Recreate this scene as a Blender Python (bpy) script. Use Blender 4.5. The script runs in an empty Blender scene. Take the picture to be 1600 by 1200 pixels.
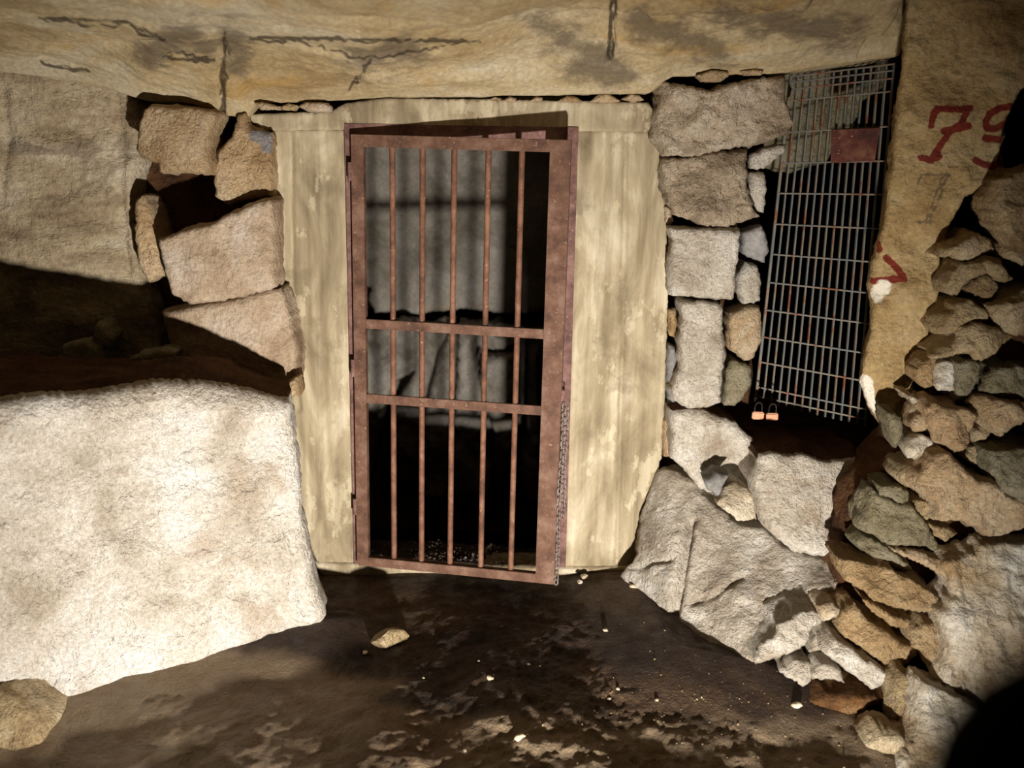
import bpy, bmesh, math, random
import numpy as np
from mathutils import Vector, Matrix
from mathutils.geometry import delaunay_2d_cdt

S = bpy.context.scene
COL = S.collection

# ------------------------------------------------------------------ camera
EYE = np.array((0.0, 0.0, 1.78))
FPX = 1525.0
PITCH = math.radians(14.2)
ROLL = math.radians(1.5)
FW = np.array((0.0, math.cos(PITCH), -math.sin(PITCH)))
_r0 = np.array((1.0, 0.0, 0.0)); _u0 = np.array((0.0, math.sin(PITCH), math.cos(PITCH)))
RT = _r0 * math.cos(ROLL) + _u0 * math.sin(ROLL)
UP = _u0 * math.cos(ROLL) - _r0 * math.sin(ROLL)
cam_d = bpy.data.cameras.new('camera')
cam_d.sensor_width = 36.0
cam_d.lens = 36.0 * FPX / 1600.0
cam_d.clip_start = 0.02
cam_d.dof.use_dof = True
cam_d.dof.focus_distance = 3.75
cam = bpy.data.objects.new('camera', cam_d); COL.objects.link(cam)
M = Matrix.Identity(4)
for i in range(3):
    M[i][0] = RT[i]; M[i][1] = UP[i]; M[i][2] = -FW[i]; M[i][3] = EYE[i]
cam.matrix_world = M
cam_d.dof.aperture_fstop = (cam_d.lens / 1000.0) / 0.024
S.camera = cam

# ------------------------------------------------------------------ world, lamp, exposure
w = bpy.data.worlds.new('dark'); S.world = w; w.use_nodes = True
w.node_tree.nodes['Background'].inputs[0].default_value = (0, 0, 0, 1)
w.node_tree.nodes['Background'].inputs[1].default_value = 0.0
S.view_settings.view_transform = 'Standard'
S.view_settings.look = 'None'
S.view_settings.exposure = 0.0
S.view_settings.gamma = 1.0
S.view_settings.use_curve_mapping = False
LAMP = Vector((0.40, 0.50, -0.12)); AIM = Vector((-0.22, 3.3, 0.14))
ld = bpy.data.lights.new('floor_flood_lamp', 'SPOT')          # a floodlight standing on the quarry floor
ld.energy = 1000.0; ld.color = (1.0, 0.945, 0.875); ld.shadow_soft_size = 0.055
ld.spot_size = math.radians(97); ld.spot_blend = 1.0
lo = bpy.data.objects.new('floor_flood_lamp', ld); COL.objects.link(lo); lo.location = LAMP
lo.rotation_euler = (AIM - LAMP).to_track_quat('-Z', 'Y').to_euler()

# ------------------------------------------------------------------ helpers
def ray(px, py):
    px = np.asarray(px, float); py = np.asarray(py, float)
    u = (px - 800.0) / FPX; v = (600.0 - py) / FPX
    d = FW + u[..., None] * RT + v[..., None] * UP
    return d / d[..., 1:2]
def P(px, py, Y):
    """a photograph pixel at scene depth Y -> point in metres"""
    return EYE + ray(px, py) * np.asarray(Y, float)[..., None]
def Pz(px, py, z):
    d = ray(px, py)
    return EYE + d * ((z - EYE[2]) / d[..., 2])[..., None]
def proj(p):
    q = np.asarray(p, float) - EYE
    f = q @ FW
    return 800.0 + FPX * (q @ RT) / f, 600.0 - FPX * (q @ UP) / f

def _hash(ix, iy, iz, seed):
    h = (ix * 374761393 + iy * 668265263 + iz * 1440670441 + seed * 974711) & 0xffffffff
    h = ((h ^ (h >> 13)) * 1274126177) & 0xffffffff
    h = h ^ (h >> 16)
    return (h & 0xffff) / 32767.5 - 1.0
def vnoise(p, seed=0):
    p = np.asarray(p, float)
    i = np.floor(p).astype(np.int64); f = p - i
    f = f * f * f * (f * (f * 6 - 15) + 10)
    x, y, z = i[..., 0], i[..., 1], i[..., 2]
    fx, fy, fz = f[..., 0], f[..., 1], f[..., 2]
    def L(a, b, t): return a + (b - a) * t
    c = [_hash(x + a, y + b, z + c_, seed) for a in (0, 1) for b in (0, 1) for c_ in (0, 1)]
    return L(L(L(c[0], c[1], fz), L(c[2], c[3], fz), fy), L(L(c[4], c[5], fz), L(c[6], c[7], fz), fy), fx)
def fbm(p, octaves=4, seed=0, rough=0.5):
    p = np.asarray(p, float); a = 1.0; s = 0.0; t = 0.0
    for k in range(octaves):
        s = s + a * vnoise(p * (2.03 ** k) + 17.1 * k, seed + k); t += a; a *= rough
    return s / t * 1.6

def seg_dist(px, py, line):
    """pixel distance of points to a polyline"""
    best = np.full(np.shape(px), 1e9)
    for (x0, y0), (x1, y1) in zip(line[:-1], line[1:]):
        dx, dy = x1 - x0, y1 - y0
        t = np.clip(((px - x0) * dx + (py - y0) * dy) / max(dx * dx + dy * dy, 1e-9), 0, 1)
        best = np.minimum(best, np.hypot(px - x0 - t * dx, py - y0 - t * dy))
    return best
def lines_dist(px, py, lines):
    d = np.full(np.shape(px), 1e9)
    for l in lines: d = np.minimum(d, seg_dist(px, py, l))
    return d
def inside(px, py, poly):
    r = np.zeros(np.shape(px), bool)
    n = len(poly)
    for i in range(n):
        x0, y0 = poly[i]; x1, y1 = poly[(i + 1) % n]
        if y0 == y1: continue
        c = ((y0 > py) != (y1 > py)) & (px < (x1 - x0) * (py - y0) / (y1 - y0) + x0)
        r ^= c
    return r

def tag(o, label=None, cat=None, group=None, kind=None):
    if label: o['label'] = label
    if cat: o['category'] = cat
    if group: o['group'] = group
    if kind: o['kind'] = kind
    return o
def link_mesh(name, verts, faces, mat, parent=None, origin=None, smooth=True, attrs=None, sharp=None):
    verts = np.asarray(verts, float)
    if parent is not None:
        origin = np.array(parent.matrix_world.translation) if origin is None else np.asarray(origin)
        po = np.array(parent['_o']); loc = origin - po
    else:
        if origin is None:
            lo_, hi_ = verts.min(0), verts.max(0)
            origin = np.array(((lo_[0] + hi_[0]) / 2, (lo_[1] + hi_[1]) / 2, lo_[2]))
        origin = np.asarray(origin, float); loc = origin
    me = bpy.data.meshes.new(name)
    me.from_pydata((verts - origin).tolist(), [], [tuple(int(i) for i in f) for f in faces])
    if attrs:
        for k, v in attrs.items():
            a = me.attributes.new(k, 'FLOAT', 'POINT'); a.data.foreach_set('value', np.asarray(v, np.float32))
    bm = bmesh.new(); bm.from_mesh(me)
    bmesh.ops.recalc_face_normals(bm, faces=bm.faces)
    bm.to_mesh(me); bm.free()
    if smooth:
        me.polygons.foreach_set('use_smooth', [True] * len(me.polygons))
        if sharp: me.set_sharp_from_angle(angle=math.radians(sharp))
    me.materials.append(mat)
    o = bpy.data.objects.new(name, me); COL.objects.link(o)
    o.location = loc
    if parent is not None: o.parent = parent
    return o
def empty(name, loc):
    o = bpy.data.objects.new(name, None); COL.objects.link(o)
    o.location = loc; o['_o'] = [float(c) for c in loc]; o.empty_display_size = .1
    return o

class MB:
    """collects shapes into one mesh"""
    def __init__(s): s.v = []; s.f = []
    def add(s, v, f):
        b = len(s.v); s.v += [tuple(map(float, q)) for q in v]; s.f += [tuple(b + i for i in g) for g in f]
    def box(s, c, ax, half, bev=0.0):
        c = np.asarray(c, float); ax = [np.asarray(a, float) / np.linalg.norm(a) for a in ax]
        bm = bmesh.new(); bmesh.ops.create_cube(bm, size=2.0)
        for v in bm.verts: v.co = Vector((v.co.x * half[0], v.co.y * half[1], v.co.z * half[2]))
        if bev > 0: bmesh.ops.bevel(bm, geom=list(bm.edges), offset=bev, segments=2, affect='EDGES')
        bm.verts.index_update()
        v = [c + ax[0] * q.co.x + ax[1] * q.co.y + ax[2] * q.co.z for q in bm.verts]
        f = [[x.index for x in g.verts] for g in bm.faces]; bm.free(); s.add(v, f)
    def bar(s, a, b, wv, width, depth, bev=0.002):
        """flat bar from a to b; wv = direction of its width"""
        a = np.asarray(a, float); b = np.asarray(b, float); d = b - a; L = np.linalg.norm(d); d /= L
        wv = np.asarray(wv, float); wv = wv - d * (wv @ d); wv /= np.linalg.norm(wv); t = np.cross(d, wv)
        s.box((a + b) / 2, (wv, t, d), (width / 2, depth / 2, L / 2), bev)
    def tube(s, pts, r, n=10, closed=False):
        pts = [np.asarray(p, float) for p in pts]; m = len(pts); rings = []
        ref = np.array((0.0, 1.0, 0.0)); rs = r if hasattr(r, '__len__') else [r] * m
        for i, p in enumerate(pts):
            if closed: d = pts[(i + 1) % m] - pts[i - 1]
            else: d = pts[min(i + 1, m - 1)] - pts[max(i - 1, 0)]
            d = d / np.linalg.norm(d)
            if abs(d @ ref) > .95: ref = np.array((1.0, 0.0, 0.0))
            a = np.cross(d, ref); a /= np.linalg.norm(a); b = np.cross(d, a)
            ref = np.cross(a, d) if False else ref
            rings.append([p + rs[i] * (a * math.cos(2 * math.pi * k / n) + b * math.sin(2 * math.pi * k / n)) for k in range(n)])
        v = [q for g in rings for q in g]; f = []
        for i in range(m if closed else m - 1):
            j = (i + 1) % m
            for k in range(n): f.append((i * n + k, i * n + (k + 1) % n, j * n + (k + 1) % n, j * n + k))
        if not closed: f.append(tuple(range(n))); f.append(tuple((m - 1) * n + k for k in range(n)))
        s.add(v, f)
    def build(s, name, mat, parent=None, origin=None, sharp=35):
        return link_mesh(name, s.v, s.f, mat, parent, origin, True, None, sharp)

# ------------------------------------------------------------------ materials
def lin(c): return tuple(((x / 255.0) / 12.92 if x / 255.0 <= .04045 else ((x / 255.0 + .055) / 1.055) ** 2.4) for x in c) + (1.0,)
class NT:
    def __init__(s, name):
        s.m = bpy.data.materials.new(name); s.m.use_nodes = True
        s.t = s.m.node_tree; s.t.nodes.clear()
        s.out = s.n('ShaderNodeOutputMaterial'); s.b = s.n('ShaderNodeBsdfPrincipled')
        s.l(s.b.outputs[0], s.out.inputs[0])
        tc = s.n('ShaderNodeTexCoord'); s.co = tc.outputs['Object']
        oi = s.n('ShaderNodeObjectInfo'); s.rnd = oi.outputs['Random']
        vm = s.n('ShaderNodeVectorMath', operation='ADD'); mu = s.math('MULTIPLY', s.rnd, 37.0)
        s.l(s.co, vm.inputs[0]); s.l(mu, vm.inputs[1]); s.co = vm.outputs[0]
    def n(s, t, **k):
        x = s.t.nodes.new(t)
        for a, b in k.items(): setattr(x, a, b)
        return x
    def l(s, a, b): s.t.links.new(a, b)
    def put(s, inp, v):
        if hasattr(v, 'is_output') or isinstance(v, bpy.types.NodeSocket): s.l(v, inp)
        else: inp.default_value = v
    def math(s, op, a, b=0.0, c=0.0, clamp=False):
        x = s.n('ShaderNodeMath', operation=op, use_clamp=clamp)
        s.put(x.inputs[0], a); s.put(x.inputs[1], b); s.put(x.inputs[2], c); return x.outputs[0]
    def noise(s, scale, detail=6.0, rough=.55, stretch=None, dist=0.0):
        co = s.co
        if stretch:
            mp = s.n('ShaderNodeMapping'); s.l(co, mp.inputs[0]); mp.inputs['Scale'].default_value = stretch; co = mp.outputs[0]
        x = s.n('ShaderNodeTexNoise'); s.l(co, x.inputs['Vector'])
        x.inputs['Scale'].default_value = scale; x.inputs['Detail'].default_value = detail
        x.inputs['Roughness'].default_value = rough; x.inputs['Distortion'].default_value = dist
        return x.outputs[0]
    def voro(s, scale):
        x = s.n('ShaderNodeTexVoronoi'); s.l(s.co, x.inputs['Vector']); x.inputs['Scale'].default_value = scale
        return x.outputs['Distance']
    def ramp(s, f, stops):
        x = s.n('ShaderNodeValToRGB'); s.l(f, x.inputs[0]); e = x.color_ramp.elements
        while len(e) > 1: e.remove(e[-1])
        e[0].position = stops[0][0]; e[0].color = lin(stops[0][1])
        for p, c in stops[1:]:
            q = e.new(p); q.color = lin(c)
        return x.outputs[0]
    def sstep(s, f, a, b):
        x = s.n('ShaderNodeMapRange', interpolation_type='SMOOTHSTEP'); s.l(f, x.inputs[0])
        x.inputs[1].default_value = a; x.inputs[2].default_value = b; return x.outputs[0]
    def mix(s, f, a, b, mode='MIX'):
        x = s.n('ShaderNodeMix', data_type='RGBA', blend_type=mode)
        s.put(x.inputs['Factor'], f); s.put(x.inputs[6], a); s.put(x.inputs[7], b); return x.outputs[2]
    def attr(s, name):
        x = s.n('ShaderNodeAttribute', attribute_name=name); return x.outputs['Fac']
    def bump(s, h, strength, dist=.01, prev=None):
        x = s.n('ShaderNodeBump'); s.l(h, x.inputs['Height']); x.inputs['Strength'].default_value = strength
        x.inputs['Distance'].default_value = dist
        if prev is not None: s.l(prev, x.inputs['Normal'])
        return x.outputs[0]
    def done(s, col, rough=.9, normal=None, spec=.25, metal=0.0):
        s.put(s.b.inputs['Base Color'], col); s.put(s.b.inputs['Roughness'], rough)
        s.b.inputs['Specular IOR Level'].default_value = spec; s.b.inputs['Metallic'].default_value = metal
        if normal is not None: s.l(normal, s.b.inputs['Normal'])
        return s.m

def rock_mat(name, c0, c1, c2, scale=5.0, fine=70.0, bump=.5, bdist=.012, stretch=None, stain=None, var=.12, after=None, speck=None):
    m = NT(name)
    a = m.noise(scale, 8, .62, stretch, .4)
    col = m.ramp(a, [(.32, c0), (.50, c1), (.68, c2)])
    f = m.noise(fine, 5, .65)
    col = m.mix(1.0, col, m.ramp(f, [(.25, (196, 194, 190)), (.75, (255, 255, 255))]), 'MULTIPLY')
    if stain:
        sn = m.noise(stain[1], 5, .6, stretch, .8)
        col = m.mix(m.math('MULTIPLY', m.sstep(sn, stain[2], stain[2] + .14), stain[3]), col, lin(stain[0]))
    if speck:
        sn = m.noise(speck[1], 3, .5)
        col = m.mix(m.math('MULTIPLY', m.sstep(sn, .62, .70), speck[2]), col, lin(speck[0]))
    v = m.math('MULTIPLY_ADD', m.rnd, 2 * var, 1 - var)
    vv = m.n('ShaderNodeCombineColor'); [m.l(v, vv.inputs[i]) for i in range(3)]
    col = m.mix(1.0, col, vv.outputs[0], 'MULTIPLY')
    if after: col = after(m, col)
    mid = m.noise(scale * 4.5, 6, .65, stretch)
    n1 = m.bump(mid, bump * .7, bdist * 2.2)
    n2 = m.bump(m.noise(fine * .8, 4, .7), bump, bdist, n1)
    return m.done(col, .92, n2, .18)
# ------------------------------------------------------------------ rock builder
def densify(pts, step, jit, rng):
    out = []
    n = len(pts)
    for i in range(n):
        x0, y0 = pts[i]; x1, y1 = pts[(i + 1) % n]
        L = math.hypot(x1 - x0, y1 - y0); k = max(1, int(L / step))
        nx, ny = -(y1 - y0) / max(L, 1e-6), (x1 - x0) / max(L, 1e-6)
        for j in range(k):
            t = j / k
            o = jit * rng.uniform(-1, 1) + (jit * 1.4 * math.sin(t * math.pi) * rng.uniform(-.6, .6) if k > 2 else 0)
            out.append((x0 + (x1 - x0) * t + nx * o, y0 + (y1 - y0) * t + ny * o))
    return out

def rock(name, pts, Y, thick, mat, seed=1, r=8, rd=None, amp=.012, nscale=7.0, facet=.02, K=6, step=6, tx=0.0, ty=0.0,
         jit=1.2, cracks=(), bumps=(), parent=None, attr_lines=None, grain=None, back_scale=.9, bdir=(0.0, 1.0, 0.0), depth=None, soft=0.006, topmat=None):
    """a stone: outline (photograph pixels) set at depth Y, with relief on its face and a body `thick` metres deep"""
    rng = random.Random(seed); nr = np.random.RandomState(seed)
    ol = densify(pts, step, jit, rng); n = len(ol)
    A = np.array(ol); mn, mx = A.min(0), A.max(0); c = A.mean(0)
    if depth is None: depth = lambda x, y: Y + tx * (x - c[0]) / 100.0 + ty * (y - c[1]) / 100.0
    gx, gy = np.meshgrid(np.arange(mn[0], mx[0] + step, step), np.arange(mn[1], mx[1] + step, step * .87))
    gx = gx + (np.arange(gx.shape[0]) % 2)[:, None] * step * .5
    gx = (gx + nr.uniform(-.18, .18, gx.shape) * step).ravel(); gy = (gy + nr.uniform(-.18, .18, gy.shape) * step).ravel()
    ok = inside(gx, gy, ol); gx, gy = gx[ok], gy[ok]
    d = seg_dist(gx, gy, ol + ol[:1]); ok = d > step * .45; gx, gy, d = gx[ok], gy[ok], d[ok]
    v2 = [Vector(p) for p in ol] + [Vector((x, y)) for x, y in zip(gx, gy)]
    rv, re, rf, ov, oe, of = delaunay_2d_cdt(v2, [], [list(range(n))], 1, 1e-5)
    V = np.array([(q.x, q.y) for q in rv])
    first = {}
    for i, o_ in enumerate(ov):
        for q in o_: first.setdefault(q, i)
    loop = []
    for i in range(n):
        q = first.get(i)
        if q is not None and (not loop or loop[-1] != q): loop.append(q)
    if loop[0] == loop[-1]: loop.pop()
    dist = seg_dist(V[:, 0], V[:, 1], ol + ol[:1])
    B = P(V[:, 0], V[:, 1], depth(V[:, 0], V[:, 1]))
    e = 5.0
    pc = P(c[0], c[1], depth(c[0], c[1])); pX = P(c[0] + e, c[1], depth(c[0] + e, c[1])); pY = P(c[0], c[1] + e, depth(c[0], c[1] + e))
    N = np.cross(pX - pc, pY - pc); N /= np.linalg.norm(N)
    if N[1] > 0: N = -N
    size = max(mx - mn) * .5
    # facets: soft minimum of tilted planes gives the broken faces of a stone
    q = (V - c) / size
    H = np.zeros(len(V))
    if facet > 0 and K > 0:
        hs = []
        for k in range(K):
            ang = rng.uniform(0, 6.283); g = rng.uniform(.35, 1.25)
            hs.append(rng.uniform(0, .55) - g * (q[:, 0] * math.cos(ang) + q[:, 1] * math.sin(ang)))
        hs = np.array(hs) * facet; t = max(facet * .08, 1e-4)
        H = -t * np.log(np.exp(-(hs - hs.min(0)) / t).sum(0)) + hs.min(0)
        H = H - H.mean(); H = np.maximum(H, -3.0 * facet)
    sc = nscale * np.ones(3)
    if grain: sc = nscale * np.array(grain)
    off = rng.uniform(0, 90)
    H = H + amp * fbm(B * sc + off, 5, seed, .55)
    rr = rd if rd is not None else r * .0024
    t = np.clip(dist / max(r, .01), 0, 1)
    H = H - rr * (1 - np.sqrt(np.maximum(0, 1 - (1 - t) ** 2)))
    for line, wd, dp in cracks:
        dd = seg_dist(V[:, 0], V[:, 1], line)
        H = H - dp * np.exp(-(dd / wd) ** 2)
    for (bx, by), rad, hh in bumps:
        H = H + hh * np.exp(-(((V[:, 0] - bx) ** 2 + (V[:, 1] - by) ** 2) / rad ** 2))
    W = B + H[:, None] * N
    verts = [tuple(p) for p in W]; faces = [tuple(f) for f in rf]
    m = len(loop); prev = loop; L = W[loop]; cen = L.mean(0)
    seg = max(2, min(9, int(thick / .03)))
    back = np.array(bdir, float); pv = [L]
    for j in range(1, seg + 1):
        u = j / seg
        s_ = 1.0 + (.02 * math.sin(u * math.pi)) - (1 - back_scale) * u ** 3
        ring = cen + (L - cen) * np.array((s_, 1 - .6 * u, s_)) + back * thick * u
        ring = ring + (amp * .8 + .003) * fbm(ring * nscale * 1.3 + off + 5, 3, seed + 9)[:, None] * (L - cen) / (np.linalg.norm(L - cen, axis=1)[:, None] + 1e-6)
        b = len(verts); verts += [tuple(p) for p in ring]; cur = [b + i for i in range(m)]
        for i in range(m): faces.append((prev[i], prev[(i + 1) % m], cur[(i + 1) % m], cur[i]))
        prev = cur
    verts.append(tuple(cen + back * thick)); ci = len(verts) - 1
    for i in range(m): faces.append((prev[i], prev[(i + 1) % m], ci))
    attrs = None
    if attr_lines:
        attrs = {}
        for k, ls in attr_lines.items():
            a = np.full(len(verts), 99.0); a[:len(V)] = np.minimum(lines_dist(V[:, 0], V[:, 1], ls), 99.0); attrs[k] = a
    o = link_mesh(name, verts, faces, mat, parent, attrs=attrs)
    if topmat:                       # earth lying on the upper side of the block
        o.data.materials.append(topmat)
        nz = np.array([pg.normal.z for pg in o.data.polygons])[len(rf):len(rf) + seg * m].reshape(seg, m).mean(0)
        nz = sum(np.roll(nz, k) for k in range(-4, 5)) / 9.0
        for jj in range(seg):
            for k in range(m):
                if nz[k] > .45: o.data.polygons[len(rf) + jj * m + k].material_index = 1
    return o

def thing(label, cat, group=None, name='stone_block', **k):
    o = rock(name, **k); return tag(o, label, cat, group)
def setting(name, **k):
    o = rock(name, **k); return tag(o, kind='structure')

def sheet(name, X, Yv, Zf, mat, kind='structure', attrs=None, flip=False):
    gx, gy = np.meshgrid(X, Yv); gz = Zf(gx, gy)
    v = np.stack((gx.ravel(), gy.ravel(), gz.ravel()), 1); a, b = gx.shape
    i = np.arange(a - 1)[:, None] * b + np.arange(b - 1)[None, :]
    f = np.stack((i, i + 1, i + b + 1, i + b), -1).reshape(-1, 4)
    me = bpy.data.meshes.new(name); me.from_pydata(v.tolist(), [], f.tolist())
    me.polygons.foreach_set('use_smooth', [True] * len(me.polygons)); me.materials.append(mat)
    if attrs:
        for k, fn in attrs.items():
            at = me.attributes.new(k, 'FLOAT', 'POINT'); at.data.foreach_set('value', np.asarray(fn(v), np.float32).ravel())
    o = bpy.data.objects.new(name, me); COL.objects.link(o); o['kind'] = kind
    return o
# ------------------------------------------------------------------ the materials of the place
def paint_after(m, col):
    br = m.noise(55, 4, .6)
    d = m.math('ADD', m.attr('paint'), m.math('MULTIPLY', m.math('SUBTRACT', br, .5), 5.0))
    col = m.mix(m.math('MULTIPLY', m.math('SUBTRACT', 1.0, m.sstep(d, 4.6, 6.4)), .93), col, lin((112, 26, 22)))
    d2 = m.math('ADD', m.attr('pencil'), m.math('MULTIPLY', m.math('SUBTRACT', br, .5), 5.0))
    col = m.mix(m.math('MULTIPLY', m.math('SUBTRACT', 1.0, m.sstep(d2, 1.2, 3.2)), .6), col, lin((70, 62, 56)))
    d3 = m.math('ADD', m.attr('plaster'), m.math('MULTIPLY', m.math('SUBTRACT', br, .5), 14.0))
    return m.mix(m.math('SUBTRACT', 1.0, m.sstep(d3, 9.0, 13.0)), col, lin((236, 226, 206)))
def stain_shade_after(m, col):
    d = m.math('ADD', m.attr('dark'), m.math('MULTIPLY', m.math('SUBTRACT', m.noise(9, 6, .7), .5), 130.0))
    col = m.mix(m.math('MULTIPLY', m.math('SUBTRACT', 1.0, m.sstep(d, 2.0, 40.0)), .70), col, lin((74, 64, 54)))
    # shade of the joints and bedding cracks, painted in as dark brown lines
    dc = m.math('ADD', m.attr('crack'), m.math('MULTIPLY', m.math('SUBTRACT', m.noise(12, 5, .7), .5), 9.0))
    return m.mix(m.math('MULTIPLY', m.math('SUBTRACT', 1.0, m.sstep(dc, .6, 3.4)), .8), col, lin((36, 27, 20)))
def patch_after(m, col):
    d = m.math('ADD', m.attr('patch'), m.math('MULTIPLY', m.math('SUBTRACT', m.noise(22, 4, .6), .5), 14.0))
    return m.mix(m.math('MULTIPLY', m.math('SUBTRACT', 1.0, m.sstep(d, 9.0, 13.0)), .9), col, lin((132, 130, 132)))
MAT = {
 'ceil': rock_mat('ceiling_limestone', (158, 134, 94), (190, 170, 132), (206, 194, 168), 1.7, 60, .45, .012, (1, 1, 3.2), ((172, 136, 74), 2.2, .56, .5), 0, stain_shade_after),
 'left': rock_mat('sawn_limestone_face', (136, 116, 92), (182, 164, 134), (206, 192, 168), 2.6, 45, .9, .016, (1, 1, 2.2), ((104, 90, 74), 3.0, .54, .65), 0),
 'block': rock_mat('pale_pitted_limestone', (186, 172, 152), (228, 219, 205), (246, 243, 237), 3.4, 70, 1.0, .018, None, ((160, 138, 112), 2.2, .53, .55), .02),
 'grey': rock_mat('grey_limestone', (160, 144, 124), (210, 199, 182), (238, 232, 222), 4.5, 75, 1.0, .016, None, ((138, 116, 90), 5, .57, .5), .06),
 'warm': rock_mat('warm_limestone', (168, 136, 98), (204, 176, 138), (222, 202, 172), 4.0, 70, 1.0, .018, None, ((150, 114, 74), 4, .58, .5), .10),
 'buff': rock_mat('buff_limestone', (150, 124, 88), (192, 168, 128), (214, 196, 164), 4.5, 65, 1.0, .018, None, ((110, 92, 68), 5, .57, .5), .13),
 'ochre': rock_mat('ochre_limestone', (148, 118, 80), (186, 156, 114), (206, 182, 146), 4.0, 70, 1.0, .018, None, ((128, 96, 62), 5, .58, .5), .08),
 'rose': rock_mat('pinkish_limestone', (146, 122, 98), (190, 168, 142), (210, 196, 180), 4.0, 70, .8, .013, None, ((138, 106, 80), 4, .56, .55), .05),
 'olive': rock_mat('greenish_grey_limestone', (116, 106, 78), (150, 140, 112), (176, 166, 142), 5.0, 60, 1.0, .018, None, None, .08),
 'slate': rock_mat('blue_grey_stone', (120, 116, 112), (150, 147, 144), (172, 168, 164), 5.0, 60, .5, .008, None, None, .05),
 'white': rock_mat('white_crusted_limestone', (170, 142, 104), (214, 200, 176), (240, 234, 222), 5.0, 60, .9, .014, None, ((150, 116, 72), 6, .58, .7), .05),
 'pillar': rock_mat('yellow_limestone_pillar', (160, 130, 84), (190, 162, 114), (206, 184, 142), 3.2, 55, .8, .014, (1, 1, 1.8), ((120, 92, 58), 4, .60, .55), 0, paint_after),
 'patched': rock_mat('warm_limestone_with_grey_patch', (168, 136, 98), (204, 176, 138), (222, 202, 172), 4.0, 70, 1.0, .018, None, ((150, 114, 74), 4, .58, .5), .05, patch_after),
 'rough': rock_mat('rough_mottled_limestone', (150, 130, 108), (200, 180, 154), (222, 208, 190), 5.0, 55, 1.0, .022, None, ((112, 98, 76), 6, .54, .6), .05),
 'deep': rock_mat('cold_grey_rock', (118, 110, 98), (158, 150, 140), (182, 176, 168), 3.0, 60, .7, .012, None, ((150, 128, 92), 3, .58, .4), .04),
 'earth': rock_mat('brown_earth_joint', (62, 40, 24), (92, 62, 38), (120, 86, 56), 5.0, 60, .9, .016, None, None, .05),
 'clump': rock_mat('crumbly_earth', (84, 56, 32), (126, 88, 52), (158, 122, 82), 9.0, 60, 1.0, .02, None, ((206, 190, 160), 10, .64, .7), .05),
}

def floor_mat():
    m = NT('damp_trodden_earth')
    a = m.noise(2.2, 8, .65, None, .5)
    col = m.ramp(a, [(.34, (50, 33, 21)), (.50, (78, 56, 38)), (.66, (118, 94, 68))])
    g = m.noise(60, 4, .7)
    col = m.mix(1.0, col, m.ramp(g, [(.3, (170, 160, 150)), (.75, (255, 255, 255))]), 'MULTIPLY')
    d = m.attr('dust_light')
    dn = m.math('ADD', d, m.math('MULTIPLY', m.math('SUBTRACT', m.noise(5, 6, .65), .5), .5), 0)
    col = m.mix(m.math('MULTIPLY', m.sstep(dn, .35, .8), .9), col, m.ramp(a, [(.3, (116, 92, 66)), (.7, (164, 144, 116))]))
    r = m.n('ShaderNodeMapRange'); m.l(m.noise(14, 5, .6), r.inputs[0])
    r.inputs[1].default_value = .35; r.inputs[2].default_value = .65; r.inputs[3].default_value = .42; r.inputs[4].default_value = .95
    n1 = m.bump(m.noise(14, 7, .68), .7, .05)
    n2 = m.bump(m.noise(90, 4, .7), .8, .012, n1)
    return m.done(col, r.outputs[0], n2, .4)
MAT['floor'] = floor_mat()

def concrete_mat():
    m = NT('board_marked_concrete')
    s = m.noise(2.6, 7, .62, (2.2, 2.2, .8), .8)
    col = m.ramp(s, [(.34, (132, 118, 94)), (.46, (158, 144, 117)), (.54, (175, 161, 133)), (.68, (206, 194, 170))])
    col = m.mix(m.math('MULTIPLY', m.sstep(m.noise(5.5, 6, .7, (1.4, 1.4, .8)), .56, .60), .5), col, lin((208, 196, 168)))
    gr = m.noise(30, 4, .6, (1, 1, .05))
    col = m.mix(.5, col, m.ramp(gr, [(.35, (165, 156, 140)), (.65, (255, 255, 255))]), 'MULTIPLY')
    col = m.mix(m.math('MULTIPLY', m.sstep(m.noise(3.6, 7, .68), .56, .66), .5), col, lin((112, 100, 78)))
    n = m.bump(gr, .25, .006); n = m.bump(m.noise(80, 4, .6), .3, .004, n)
    return m.done(col, .9, n, .2)
MAT['concrete'] = concrete_mat()

def rust_mat(name, c0, c1, c2, rough=.75):
    m = NT(name)
    a = m.noise(14, 7, .7)
    col = m.ramp(a, [(.34, c0), (.50, c1), (.66, c2)])
    fl = m.noise(70, 3, .6)
    col = m.mix(m.math('MULTIPLY', m.sstep(fl, .64, .74), .7), col, lin((186, 150, 130)))
    n = m.bump(m.noise(60, 5, .7), .5, .003)
    return m.done(col, rough, n, .4, .15)
MAT['rust'] = rust_mat('rusted_gate_steel', (74, 50, 38), (102, 71, 54), (124, 96, 80))
MAT['rustbar'] = rust_mat('rusted_round_bar', (82, 54, 40), (114, 76, 56), (138, 102, 80))
MAT['frame'] = rust_mat('dark_rusted_frame_steel', (74, 48, 42), (110, 78, 70), (134, 102, 94))
MAT['redplate'] = rust_mat('red_rusted_plate', (52, 20, 14), (82, 36, 24), (110, 72, 50))
MAT['chain'] = rust_mat('worn_grey_chain_steel', (72, 60, 54), (112, 98, 90), (150, 138, 130), .55)

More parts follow.
